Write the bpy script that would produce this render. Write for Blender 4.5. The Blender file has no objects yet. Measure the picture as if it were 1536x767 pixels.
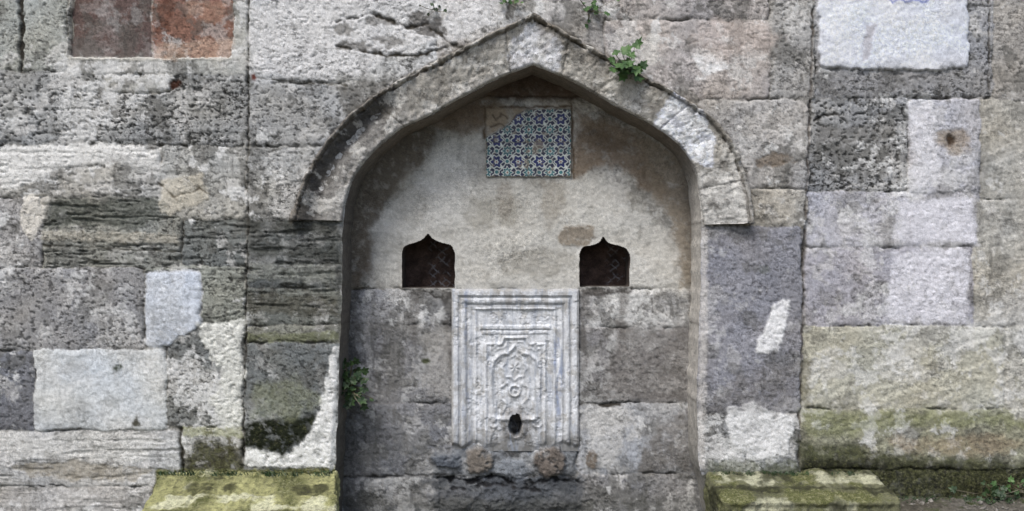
import bpy, math
import numpy as np
from mathutils import Vector, Matrix

S=300.0; D=4.5; UC=768.0; VC=383.5; ZC=(760-383.5)/300.0
GAIN=1.0
def X(u,d=0.0): return (u-UC)/S*(D+d)/D
def Z(v,d=0.0): return ZC+(VC-v)/S*(D+d)/D
def lin(c):
    c=np.array(c,dtype=float)/255.0
    return np.where(c<=0.04045,c/12.92,((c+0.055)/1.055)**2.4)*GAIN
def sstep(a,b,x):
    t=np.clip((x-a)/(b-a),0,1); return t*t*(3-2*t)

# ---------------- noise -----------------
def _h(i,j,s):
    n=(i*374761393+j*668265263+s*974634777)&0xffffffff
    n=((n^(n>>13))*1274126177)&0xffffffff
    n=((n^(n>>15))*2246822519)&0xffffffff
    return ((n^(n>>16))&0xffff)/65535.0
def perlin(x,y,s):
    xi=np.floor(x).astype(np.int64); yi=np.floor(y).astype(np.int64)
    fx=x-xi; fy=y-yi
    sx=fx*fx*fx*(fx*(fx*6-15)+10); sy=fy*fy*fy*(fy*(fy*6-15)+10)
    def g(i,j,dx,dy):
        a=_h(i,j,s)*2*np.pi
        return np.cos(a)*dx+np.sin(a)*dy
    a=g(xi,yi,fx,fy); b=g(xi+1,yi,fx-1,fy); c=g(xi,yi+1,fx,fy-1); d=g(xi+1,yi+1,fx-1,fy-1)
    return ((a*(1-sx)+b*sx)*(1-sy)+(c*(1-sx)+d*sx)*sy)*1.5
def fbm(u,v,sc,o,s,gain=0.5):
    r=0;a=1.0;t=0
    x=u/sc; y=v/sc
    for k in range(o):
        r=r+a*perlin(x+17.3*k,y-9.1*k,s+k*31); t+=a; a*=gain
        x=x*2.03; y=y*2.03
    return r/t*1.35

# ---------------- geometry helpers ---------------
def sdf_poly(U,V,P):
    P=np.array(P,float)
    U=np.asarray(U,float);V=np.asarray(V,float)
    best=np.full(U.shape,1e18); cx=np.zeros(U.shape); cy=np.zeros(U.shape)
    ins=np.zeros(U.shape,bool)
    n=len(P)
    for i in range(n):
        a=P[i]; b=P[(i+1)%n]; e=b-a; L=e.dot(e)
        if L<1e-9: continue
        t=np.clip(((U-a[0])*e[0]+(V-a[1])*e[1])/L,0,1)
        px=a[0]+t*e[0]; py=a[1]+t*e[1]
        dd=(U-px)**2+(V-py)**2
        m=dd<best
        best=np.where(m,dd,best); cx=np.where(m,px,cx); cy=np.where(m,py,cy)
        if abs(e[1])>1e-9:
            c=((a[1]>V)!=(b[1]>V))&(U<e[0]*(V-a[1])/e[1]+a[0])
            ins^=c
    sd=np.sqrt(best); sd=np.where(ins,-sd,sd)
    return sd,cx,cy
def dist_line(U,V,P):
    P=np.array(P,float); best=np.full(U.shape,1e18)
    for i in range(len(P)-1):
        a=P[i]; e=P[i+1]-a; L=e.dot(e)
        t=np.clip(((U-a[0])*e[0]+(V-a[1])*e[1])/L,0,1)
        best=np.minimum(best,(U-a[0]-t*e[0])**2+(V-a[1]-t*e[1])**2)
    return np.sqrt(best)
def catmull(P,n):
    P=np.array(P,float)
    P2=np.vstack([2*P[0]-P[1],P,2*P[-1]-P[-2]])
    seg=len(P)-1; out=[]
    L=np.r_[0,np.cumsum(np.hypot(*(P[1:]-P[:-1]).T))]; L/=L[-1]
    for t in np.linspace(0,1,n):
        k=min(int(np.searchsorted(L,t,side='right'))-1,seg-1)
        f=(t-L[k])/(L[k+1]-L[k])
        p0,p1,p2,p3=P2[k],P2[k+1],P2[k+2],P2[k+3]
        out.append(0.5*((2*p1)+(-p0+p2)*f+(2*p0-5*p1+4*p2-p3)*f*f+(-p0+3*p1-3*p2+p3)*f**3))
    return np.array(out)

def make_mesh(name,verts,faces,mat,col=None,msk=None,parent=None,smooth=True):
    me=bpy.data.meshes.new(name)
    verts=np.asarray(verts,np.float32); 
    me.vertices.add(len(verts)); me.vertices.foreach_set('co',verts.ravel())
    if isinstance(faces,np.ndarray):
        k=faces.shape[1]; nf=len(faces)
        me.loops.add(nf*k); me.loops.foreach_set('vertex_index',faces.astype(np.int32).ravel())
        me.polygons.add(nf); me.polygons.foreach_set('loop_start',np.arange(0,nf*k,k,dtype=np.int32))
        try: me.polygons.foreach_set('loop_total',np.full(nf,k,np.int32))
        except Exception: pass
        me.update(calc_edges=True)
    else:
        bpy.data.meshes.remove(me); me=bpy.data.meshes.new(name)
        me.from_pydata([tuple(map(float,p)) for p in verts],[],faces); me.update()
    me.validate()
    if smooth: me.polygons.foreach_set('use_smooth',np.ones(len(me.polygons),bool))
    n=len(me.vertices)
    if col is not None:
        a=me.attributes.new('Col','FLOAT_COLOR','POINT')
        c=np.ones((n,4),np.float32); c[:,:3]=np.clip(col,0.004,0.80); a.data.foreach_set('color',c.ravel())
    if msk is not None:
        a=me.attributes.new('Msk','FLOAT_COLOR','POINT')
        c=np.ones((n,4),np.float32); c[:,:3]=msk; a.data.foreach_set('color',c.ravel())
    ob=bpy.data.objects.new(name,me); bpy.context.scene.collection.objects.link(ob)
    if mat: me.materials.append(mat)
    if parent: ob.parent=parent
    return ob

def heightfield(name,us,vs,H,d,col,msk,mat,cuts=(),keep=None,parent=None,skirt=None):
    nu,nv=len(us),len(vs)
    U,V=np.meshgrid(us,vs)
    sdmin=np.full(U.shape,1e9)
    Us=U.copy();Vs=V.copy()
    def apply(poly,sign):
        nonlocal sdmin,Us,Vs
        P=np.array(poly); m=12
        i0,i1=np.searchsorted(us,[P[:,0].min()-m,P[:,0].max()+m]); j0,j1=np.searchsorted(vs,[P[:,1].min()-m,P[:,1].max()+m])
        sl=(slice(j0,j1),slice(i0,i1))
        sd,cx,cy=sdf_poly(U[sl],V[sl],poly); sd=sd*sign
        if sign<0:
            full=np.full(U.shape,-99.0); full[sl]=sd; sdmin=np.minimum(sdmin,full)
        else: sdmin[sl]=np.minimum(sdmin[sl],sd)
        stp=us[i0+1]-us[i0]
        sn=(sd<0.45*stp)&(sd>-2.2*stp)
        Us[sl]=np.where(sn,cx,Us[sl]); Vs[sl]=np.where(sn,cy,Vs[sl])
    for c in cuts: apply(c,1)
    if keep is not None: apply(keep,-1)
    x=X(Us,d);z=Z(Vs,d);y=d-H
    if skirt is not None:
        if keep is None:
            y[0,:]=skirt;y[-1,:]=skirt;y[:,0]=skirt;y[:,-1]=skirt
        else:
            y=np.where(sdmin<0.45*(us[1]-us[0]),skirt,y)
    verts=np.stack([x,y,z],-1).reshape(-1,3)
    idx=np.arange(nu*nv).reshape(nv,nu)
    a=idx[:-1,:-1];b=idx[1:,:-1];c=idx[1:,1:];e=idx[:-1,1:]
    F=np.stack([a,b,c,e],-1).reshape(-1,4)
    if len(cuts) or keep is not None:
        s=(sdmin[:-1,:-1]+sdmin[1:,:-1]+sdmin[1:,1:]+sdmin[:-1,1:])/4
        F=F[(s>0).ravel()]
    used=np.unique(F); rem=-np.ones(nu*nv,np.int64); rem[used]=np.arange(len(used)); F=rem[F]
    return make_mesh(name,verts[used],F,mat,col.reshape(-1,3)[used],msk.reshape(-1,3)[used],parent)

# ---------------- materials ----------------
class NT:
    def __init__(s,name):
        s.m=bpy.data.materials.new(name); s.m.use_nodes=True; s.t=s.m.node_tree; s.t.nodes.clear()
        s.out=s.t.nodes.new('ShaderNodeOutputMaterial'); s.b=s.t.nodes.new('ShaderNodeBsdfPrincipled')
        s.t.links.new(s.b.outputs[0],s.out.inputs[0])
        s.co=s.t.nodes.new('ShaderNodeTexCoord').outputs['Object']
    def L(s,a,b):
        if isinstance(a,bpy.types.NodeSocket): s.t.links.new(a,b)
        else: b.default_value=a
    def noise(s,scale,detail=4,rough=0.55,vec=None,dist=0.0):
        n=s.t.nodes.new('ShaderNodeTexNoise'); s.L(vec if vec is not None else s.co,n.inputs['Vector'])
        n.inputs['Scale'].default_value=scale;n.inputs['Detail'].default_value=detail;n.inputs['Roughness'].default_value=rough;n.inputs['Distortion'].default_value=dist
        return n.outputs[0]
    def mr(s,v,a,b,c=0.0,d=1.0):
        n=s.t.nodes.new('ShaderNodeMapRange'); s.L(v,n.inputs[0])
        for i,q in enumerate((a,b,c,d)): n.inputs[i+1].default_value=q
        return n.outputs[0]
    def m2(s,op,a,b):
        n=s.t.nodes.new('ShaderNodeMath'); n.operation=op; s.L(a,n.inputs[0]); s.L(b,n.inputs[1]); return n.outputs[0]
    def mix(s,f,a,b,bt='MIX'):
        n=s.t.nodes.new('ShaderNodeMix'); n.data_type='RGBA'; n.blend_type=bt
        s.L(f,n.inputs[0])
        for q,i in ((a,6),(b,7)):
            if isinstance(q,tuple): q=tuple(q)+(1.0,) if len(q)==3 else q
            s.L(q,n.inputs[i])
        return n.outputs[2]
    def grey(s,v):
        n=s.t.nodes.new('ShaderNodeCombineColor')
        for i in range(3): s.L(v,n.inputs[i])
        return n.outputs[0]
    def attr(s,name):
        n=s.t.nodes.new('ShaderNodeAttribute'); n.attribute_name=name; return n.outputs['Color']
    def sep(s,c):
        n=s.t.nodes.new('ShaderNodeSeparateColor'); s.L(c,n.inputs[0]); return n.outputs
    def mapping(s,scale,rot=(0,0,0)):
        n=s.t.nodes.new('ShaderNodeMapping'); s.L(s.co,n.inputs[0]); n.inputs['Scale'].default_value=scale; n.inputs['Rotation'].default_value=rot; return n.outputs[0]
    def bump(s,h,dist,strength=1.0,prev=None):
        n=s.t.nodes.new('ShaderNodeBump'); n.inputs['Distance'].default_value=dist; s.L(strength,n.inputs['Strength'])
        s.L(h,n.inputs['Height'])
        if prev is not None: s.L(prev,n.inputs['Normal'])
        return n.outputs[0]
    def fin(s,col,rough=0.9,spec=0.2,normal=None):
        s.L(col if not isinstance(col,tuple) else tuple(col)+(1,),s.b.inputs['Base Color']); s.L(rough,s.b.inputs['Roughness']); s.b.inputs['Specular IOR Level'].default_value=spec
        if normal is not None: s.L(normal,s.b.inputs['Normal'])
        return s.m

def stone_mat(name='weathered_stone'):
    # Msk: R moss, G pitting, B smoothness
    n=NT(name); col=n.attr('Col'); mk=n.sep(n.attr('Msk')); moss,pit,smo=mk[0],mk[1],mk[2]
    b=n.noise(48,4,0.76); c=n.noise(210,2,0.7)
    rg=n.mr(smo,0,1,1.0,0.25)
    v=n.m2('MULTIPLY',n.mr(b,0.3,0.7,-0.30,0.30),rg)
    v2=n.m2('MULTIPLY',n.mr(c,0.3,0.7,-0.34,0.34),n.mr(smo,0,1,1.0,0.6))
    v=n.m2('ADD',n.m2('ADD',v,v2),1.0)
    col=n.mix(1.0,col,n.grey(v),'MULTIPLY')
    p=n.noise(38,4,0.85,n.mapping((1,1,1.5)),0.3)
    pm=n.m2('MULTIPLY',n.mr(p,0.565,0.60),pit)
    col=n.mix(n.m2('MULTIPLY',pm,0.80),col,(0.055,0.052,0.048))
    mm=n.mr(n.m2('ADD',n.m2('MULTIPLY',moss,0.9),n.m2('MULTIPLY',b,0.75)),0.62,0.92)
    mcol=n.mix(n.mr(c,0.35,0.65),(0.040,0.046,0.018),(0.16,0.165,0.065))
    mcol=n.mix(n.mr(p,0.50,0.62),mcol,(0.30,0.295,0.16))
    col=n.mix(mm,col,mcol)
    h=n.m2('ADD',n.m2('MULTIPLY',b,0.6),n.m2('MULTIPLY',c,n.mr(mm,0,1,0.45,1.0)))
    h=n.m2('SUBTRACT',h,n.m2('MULTIPLY',pm,1.2))
    nb=n.bump(h,0.005,n.m2('MULTIPLY',rg,0.8))
    return n.fin(col,0.92,0.18,nb)
def marble_mat():
    n=NT('grey_marble'); col=n.attr('Col')
    v=n.noise(5,5,0.65,n.mapping((5,1,0.9),(0,0.06,0)),1.2)
    col=n.mix(n.mr(v,0.50,0.66,0,0.6),col,(0.32,0.36,0.43))
    b=n.noise(60,4,0.7)
    col=n.mix(1.0,col,n.grey(n.mr(b,0.3,0.7,0.84,1.15)),'MULTIPLY')
    g=n.noise(16,5,0.7)
    col=n.mix(n.mr(g,0.56,0.75,0,0.55),col,(0.25,0.235,0.20))
    return n.fin(col,0.65,0.3,n.bump(b,0.002,0.3))
def tile_mat():
    n=NT('glazed_tile'); col=n.attr('Col')
    b=n.noise(70,4,0.7)
    col=n.mix(1.0,col,n.grey(n.mr(b,0.3,0.7,0.75,1.2)),'MULTIPLY')
    return n.fin(col,0.35,0.5,n.bump(b,0.002,0.4))
def leaf_mat(name,c1,c2):
    n=NT(name)
    col=n.mix(n.mr(n.noise(18,3,0.6),0.35,0.65),c1,c2)
    return n.fin(col,0.5,0.4,n.bump(n.noise(120,2,0.5),0.002,0.5))
def soil_mat():
    n=NT('soil_ground')
    a=n.noise(2.5,5,0.65); b=n.noise(40,4,0.7)
    col=n.mix(n.mr(a,0.35,0.65),(0.09,0.082,0.065),(0.18,0.168,0.148))
    col=n.mix(1.0,col,n.grey(n.mr(b,0.3,0.7,0.5,1.4)),'MULTIPLY')
    col=n.mix(n.mr(n.noise(6,4,0.7),0.52,0.62),col,(0.06,0.07,0.03))
    return n.fin(col,0.95,0.1,n.bump(b,0.015,0.8))
STONE=stone_mat(); MARBLE=marble_mat(); TILE=tile_mat(); SOIL=soil_mat()

# ---------------- masonry generator --------------
COOL=np.array([.975,1.0,1.05])
def masonry(us,vs,blocks,seed,mortar=(156,151,141),desat=.30,dark=1.0):
    U,V=np.meshgrid(us,vs)
    nx=3.6*fbm(U,V,42,3,seed+1)+2.0*fbm(U,V,11,3,seed+2)
    ny=3.2*fbm(U,V,46,3,seed+3)+2.0*fbm(U,V,11,3,seed+4)
    UU=U+nx; VV=V+ny
    bd=np.full(U.shape,-1e9); ow=np.zeros(U.shape,int)
    K=len(blocks)
    for k,b in enumerate(blocks):
        x0,y0,x1,y1=b[:4]; o=b[5] if len(b)>5 else {}
        i0,i1=np.searchsorted(us,[x0-14,x1+14]); j0,j1=np.searchsorted(vs,[y0-14,y1+14])
        if i1<=i0 or j1<=j0: continue
        sl=(slice(j0,j1),slice(i0,i1))
        dx=np.minimum(UU[sl]-x0,x1-UU[sl]); dy=np.minimum(VV[sl]-y0,y1-VV[sl])
        d=np.minimum(dx,dy)
        r=6.0; cr=(dx<r)&(dy<r)&(dx>-8)&(dy>-8)
        d=np.where(cr,r-np.hypot(r-dx,r-dy),d)
        if o.get('inset'): m=d>-1.8
        else: m=d>bd[sl]
        bd[sl]=np.where(m,d,bd[sl]); ow[sl]=np.where(m,k,ow[sl])
    def par(key,df): return np.array([(b[5] if len(b)>5 else {}).get(key,df) for b in blocks])[ow]
    off=par('off',0.0)*0.001; pit=par('pit',0.5); lam=par('lam',0.0); gro=par('gro',0.0); moss=par('moss',0.0); mot=par('mot',1.0); rough=par('rough',1.0)
    chalk=par('chalk',1.0); smo=par('smo',0.15)
    rs=np.random.RandomState(seed); 
    cols=np.array([lin(b[4]) for b in blocks])*(1+rs.uniform(-.04,.04,(K,1)))
    lum=(cols@np.array([.3,.55,.15]))[:,None]; cols=cols*(1-desat)+desat*lum*np.array([1.01,1.0,.98])
    C=cols[ow]*COOL
    n70=fbm(U,V,70,4,seed+10); n22=fbm(U,V,22,4,seed+11,.6); n7=fbm(U,V,7,3,seed+12); 
    n4=fbm(U,V,4.0,2,seed+18)
    nb=fbm(U,V,60,7,seed+13,0.66); ng=fbm(U,V,52,7,seed+14,0.66)
    big=fbm(U,V,210,3,seed+30); big2=fbm(U,V,170,3,seed+31)
    nl=fbm(U/11.0,V,8,4,seed+15,0.6)
    nl2=fbm(U/7.0,V,18,4,seed+16,0.6)
    H=off+rough*(0.0045*n70+0.004*n22+0.0012*n7)
    er=sstep(0.0,0.6,nl+0.5*nl2+.3*n22)
    H-=lam*er*0.015
    H+=lam*0.004*nl
    gp=np.sin((U*0.34+V*0.94)/2.6+1.8*n22+2.2*n7)*sstep(-.5,.3,n22+.5*n70+.2)
    H+=gro*0.0016*gp
    pn=fbm(U,V*1.5,9,3,seed+17,0.65)
    pm=sstep(0.24,0.38,pn+0.45*n22)*pit
    H-=0.007*pm
    f=(1+mot*(0.20*n70+0.22*n22+0.12*n7))
    C=C*np.clip(f,0.35,1.7)[...,None]
    hs=fbm(U,V,90,3,seed+20)
    C=C*np.stack([1+.05*hs,1+.01*hs,1-.06*hs],-1)
    bl=(sstep(0.10,0.22,nb+.35*big)*0.55*mot*chalk)[...,None]; C=C*(1-bl)+lin((214,212,208))*bl
    gr=(sstep(0.10,0.24,ng+.35*big2)*0.58*mot*dark)[...,None]; C=C*(1-gr)+lin((95,94,89))*gr
    le=(lam*er*0.7)[...,None]; C=C*(1-le)+lin((68,69,63))*le
    # hairline cracks / veins
    fa=np.abs(fbm(U,V,70,5,seed+50,.55)); fm=sstep(.0,.35,fbm(U,V,120,3,seed+51)+.3*n22)
    ck=sstep(.030,.004,fa)*fm*mot; H-=.004*ck; C=C*(1-.60*ck[...,None])
    C=C*(1-0.74*pm[...,None])
    C=C*(1+0.09*(gro*gp)[...,None])
    jv=fbm(U,V,60,3,seed+21); jw=np.clip(0.5+1.3*jv+0.7*n7,-.5,3)
    wr=np.clip(0.7+1.1*jv+.5*n22,0.05,1.6)
    H-=0.009*np.exp(-np.maximum(bd,0)/4.0)*wr
    jm=sstep(1.0,-0.9,bd-jw)
    jf=sstep(-0.0,0.5,jv+0.6*n22)
    H-=jm*(0.001+0.011*jf)
    mc=lin(mortar)[None,None]*(1-0.72*jf)[...,None]
    k=(jm*(.35+.5*jf))[...,None]; C=C*(1-k)+mc*k
    ed=(np.exp(-np.maximum(bd,0)/9.0)*sstep(0.0,0.5,n22+0.4*jv)*0.35)[...,None]; C=C*(1-ed)+lin((96,93,86))*ed
    st=fbm(U,V/6.0,12,4,seed+33,.6); sk=(sstep(.10,.45,st)*sstep(.0,.4,big2+.3*n70)*.50*mot*dark)[...,None]; C=C*(1-sk)+lin((78,77,73))*sk
    cw=fbm(U,V,44,7,seed+34,.68); q=(sstep(.18,.26,cw+.5*big-.10)*.62*mot*chalk)[...,None]; C=C*(1-q)+lin((222,222,220))*q
    H+=.002*q[...,0]
    C=C*(1+.20*n4)[...,None]
    zone=fbm(U,V,80,3,seed+40)
    M=np.stack([moss+0*U,pit*np.clip(.75+1.5*zone,0,1.25)*(1-.6*q[...,0]),np.clip(smo+.12-1.0*zone+.4*q[...,0],0,1)],-1)
    return U,V,H,C,M

def paint(U,V,H,C,M,patches,us,vs,seed):
    for q,p in enumerate(patches):
        kind=p[0]; geo=p[1]; col=p[2]; o=p[3] if len(p)>3 else {}
        st=o.get('s',1.0); soft=o.get('soft',2.0); na=o.get('n',5.0); mar=soft+na*1.6+6
        if kind=='e':
            cx,cy,rx,ry=geo[:4]; R=max(rx,ry)
            bb=(cx-R-mar,cy-R-mar,cx+R+mar,cy+R+mar)
        else:
            g=np.array(geo,float); bb=(g[:,0].min()-mar,g[:,1].min()-mar,g[:,0].max()+mar,g[:,1].max()+mar)
        i0,i1=np.searchsorted(us,[bb[0],bb[2]]); j0,j1=np.searchsorted(vs,[bb[1],bb[3]])
        if i1<=i0 or j1<=j0: continue
        sl=(slice(j0,j1),slice(i0,i1)); u=U[sl];v=V[sl]
        if kind=='e':
            an=math.radians(geo[4] if len(geo)>4 else 0); x=(u-cx)*math.cos(an)+(v-cy)*math.sin(an); y=-(u-cx)*math.sin(an)+(v-cy)*math.cos(an)
            sd=(np.sqrt((x/rx)**2+(y/ry)**2)-1)*min(rx,ry)
        elif kind=='p': sd=sdf_poly(u,v,geo)[0]
        else: sd=dist_line(u+3*fbm(u,v,14,3,seed+q*3+900),v+3*fbm(u,v,14,3,seed+q*3+901),geo)-o.get('w',1.0)
        if kind!='l': sd=sd+na*(fbm(u,v,max(10,na*3),5,seed+q*7,0.65))
        else: sd=sd+na*0.4*fbm(u,v,18,3,seed+q*7)
        m=sstep(soft,-soft,sd)*st
        if kind!='l': m=m*(1-.45*sstep(.1,.35,fbm(u,v,18,6,seed+q*13,.68)))
        if col is not None:
            tx=1+0.16*fbm(u,v,12,4,seed+q*5)+.14*fbm(u,v,3.5,2,seed+q*5+1)
            C[sl]=C[sl]*(1-m[...,None])+(lin(col)*tx[...,None])*m[...,None]
        if 'h' in o: H[sl]+=o['h']*0.001*m
        if 'moss' in o: M[sl][...,0]=np.maximum(M[sl][...,0],o['moss']*m)
        if 'pit' in o: M[sl][...,1]=M[sl][...,1]*(1-m)+o['pit']*m
        if 'smo' in o: M[sl][...,2]=M[sl][...,2]*(1-m)+o['smo']*m

# ---------------- opening + arch curves --------------
innL=catmull([(514,352),(520,300),(535,262),(560,230),(600,196),(640,177),(690,149),(745,120),(800,98)],90)
innR=catmull([(800,98),(860,124),(920,158),(980,190),(1020,220),(1041,255),(1049,300),(1052,352)],90)
jl=[(497,860),(500,767),(503,700),(507,620),(510,520),(513,430)]
jr=[(1051,430),(1047,520),(1045,600),(1047,690),(1066,767),(1080,860)]
def dens(P,st=4):
    out=[]
    for a,b in zip(P[:-1],P[1:]):
        n=max(1,int(math.dist(a,b)/st)); 
        for k in range(n): out.append((a[0]+(b[0]-a[0])*k/n,a[1]+(b[1]-a[1])*k/n))
    out.append(tuple(P[-1])); return out
OPEN=np.array(dens(jl+[tuple(innL[0])])[:-1]+[tuple(p) for p in innL]+[tuple(p) for p in innR[1:]]+dens([tuple(innR[-1])]+jr)[1:])
OPEN[:,0]+=2.0*fbm(OPEN[:,0],OPEN[:,1],26,4,5)

# ---------------- facade ----------------
def axis(lo,hi,f0,f1,fine,coarse):
    return np.r_[np.arange(lo,f0,coarse),np.arange(f0,f1,fine),np.arange(f1,hi,coarse)]
us=axis(-900,2440,-30,1566,1.6,9); vs=axis(-420,856,-24,800,1.6,9)
L=dict
blocks=[
(-60,-60,99,106,(178,178,165),L(pit=.6)),
(99,-60,373,119,(188,185,173),L(off=2,pit=.4)),
(104,-40,226,85,(106,84,76),L(off=-22,inset=1,pit=.2,mot=.8,chalk=.3)),
(226,-40,347,85,(148,104,84),L(off=-20,inset=1,pit=.4,mot=.9,chalk=.7)),
(-60,106,373,218,(164,162,155),L(pit=1,lam=.35,smo=0)),
(160,112,256,139,(182,179,168),L(off=4,inset=1,pit=.4)),
(-60,218,240,296,(190,185,173),L(pit=.6,lam=.3)),
(240,218,369,330,(180,176,164),L(pit=.6,lam=.2)),
(-60,296,62,402,(162,158,153),L(pit=.6)),
(62,296,272,402,(148,146,133),L(pit=.7,lam=1,rough=1.6,chalk=.5)),
(272,330,369,400,(120,122,116),L(pit=.8,lam=.7)),
(-60,402,216,526,(156,153,149),L(pit=.8,mot=.7)),
(216,400,369,486,(148,148,133),L(pit=.7,lam=.4)),
(218,408,300,520,(204,208,212),L(off=5,inset=1,pit=.3,mot=.4,smo=.5)),
(-60,526,50,648,(130,130,133),L(pit=.7)),
(50,524,250,646,(206,207,202),L(off=4,pit=.25,mot=.4,smo=.6)),
(250,486,367,640,(136,136,129),L(pit=.8)),
(-60,646,273,730,(198,194,185),L(pit=.3,lam=.5)),
(-60,730,230,870,(186,180,170),L(pit=.3,lam=.4)),
(273,640,363,712,(118,114,94),L(pit=.6,moss=.2)),
(230,712,520,870,(110,108,80),L(moss=.4)),
(372,-60,655,124,(190,188,182),L(off=12,pit=.7)),
(655,-60,905,150,(182,174,163),L(off=12,pit=.5)),
(905,-60,1155,30,(182,173,165),L(off=12,pit=.5)),
(905,30,1155,150,(190,179,169),L(off=12,pit=.4,smo=.25)),
(1155,-60,1222,150,(176,171,162),L(off=10,pit=.6)),
(372,124,620,220,(166,164,158),L(off=12,pit=.8)),
(371,220,560,330,(174,172,165),L(off=12,pit=.7)),
(370,330,530,432,(100,102,97),L(off=12,pit=.6,lam=.9,mot=.8,chalk=.4)),
(370,432,530,488,(118,119,108),L(off=12,pit=.6,lam=.8,chalk=.6)),
(368,488,530,514,(132,130,114),L(off=11,pit=.6)),
(366,514,530,712,(114,117,114),L(off=12,pit=.7,mot=.8,chalk=.5)),
(560,124,1050,345,(150,142,130),L(off=12)),
(1040,150,1215,284,(180,174,165),L(off=12,pit=.5,smo=.25)),
(1030,284,1209,339,(182,174,158),L(off=12,pit=.4)),
(1030,339,1203,620,(146,144,148),L(off=12,pit=.45,mot=.8,chalk=.6)),
(1030,620,1199,712,(150,149,146),L(off=12,pit=.5)),
(1030,712,1199,870,(120,118,100),L(moss=.2)),
(1222,-60,1490,147,(162,160,158),L(pit=.8,smo=0)),
(1228,-60,1451,102,(224,225,230),L(off=16,inset=1,pit=.10,mot=.25,smo=.7)),
(1490,-60,1640,150,(172,165,154),L(pit=.5)),
(1514,-60,1640,60,(184,178,167),L(pit=.5)),
(1215,147,1363,286,(156,155,152),L(pit=1,rough=1.3,smo=0)),
(1363,149,1471,291,(198,195,197),L(off=3,pit=.4,mot=.6,smo=.3)),
(1210,287,1471,372,(192,188,190),L(pit=.3,mot=.7,smo=.3)),
(1208,371,1460,490,(176,171,174),L(pit=.4,mot=.7,smo=.25)),
(1471,150,1640,300,(182,176,161),L(pit=.3,gro=.6,mot=.7,smo=.3)),
(1460,300,1640,490,(182,176,161),L(pit=.3,gro=.8,mot=.7,smo=.3)),
(1202,489,1508,613,(184,179,156),L(off=3,pit=.35,gro=.9,mot=.7,smo=.3)),
(1508,489,1640,613,(178,173,153),L(pit=.4,gro=.8,mot=.7,smo=.3)),
(1200,613,1640,704,(154,151,122),L(off=5,pit=.4,gro=.9,moss=.06,mot=.9,smo=.2)),
(1200,704,1640,870,(100,98,76),L(moss=.35,rough=1.4)),
]
rs=np.random.RandomState(3)
def generic(x0,x1,y0,y1):
    y=y0
    while y<y1-5:
        h=min(rs.randint(80,125),y1-y); 
        if y1-y-h<40: h=y1-y
        x=x0
        while x<x1-5:
            w=min(rs.randint(110,260),x1-x)
            if x1-x-w<60: w=x1-x
            g=rs.randint(145,192); t=rs.randint(-4,10)
            blocks.append((x,y,x+w,y+h,(g+t,g,g-t-4),L(pit=rs.uniform(.3,1),lam=rs.uniform(0,.4))))
            x+=w
        y+=h
generic(-940,-60,-60,870); generic(1640,2500,-60,870); generic(-940,2500,-440,-60)
U,V,H,C,M=masonry(us,vs,blocks,11,desat=.22)
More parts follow.
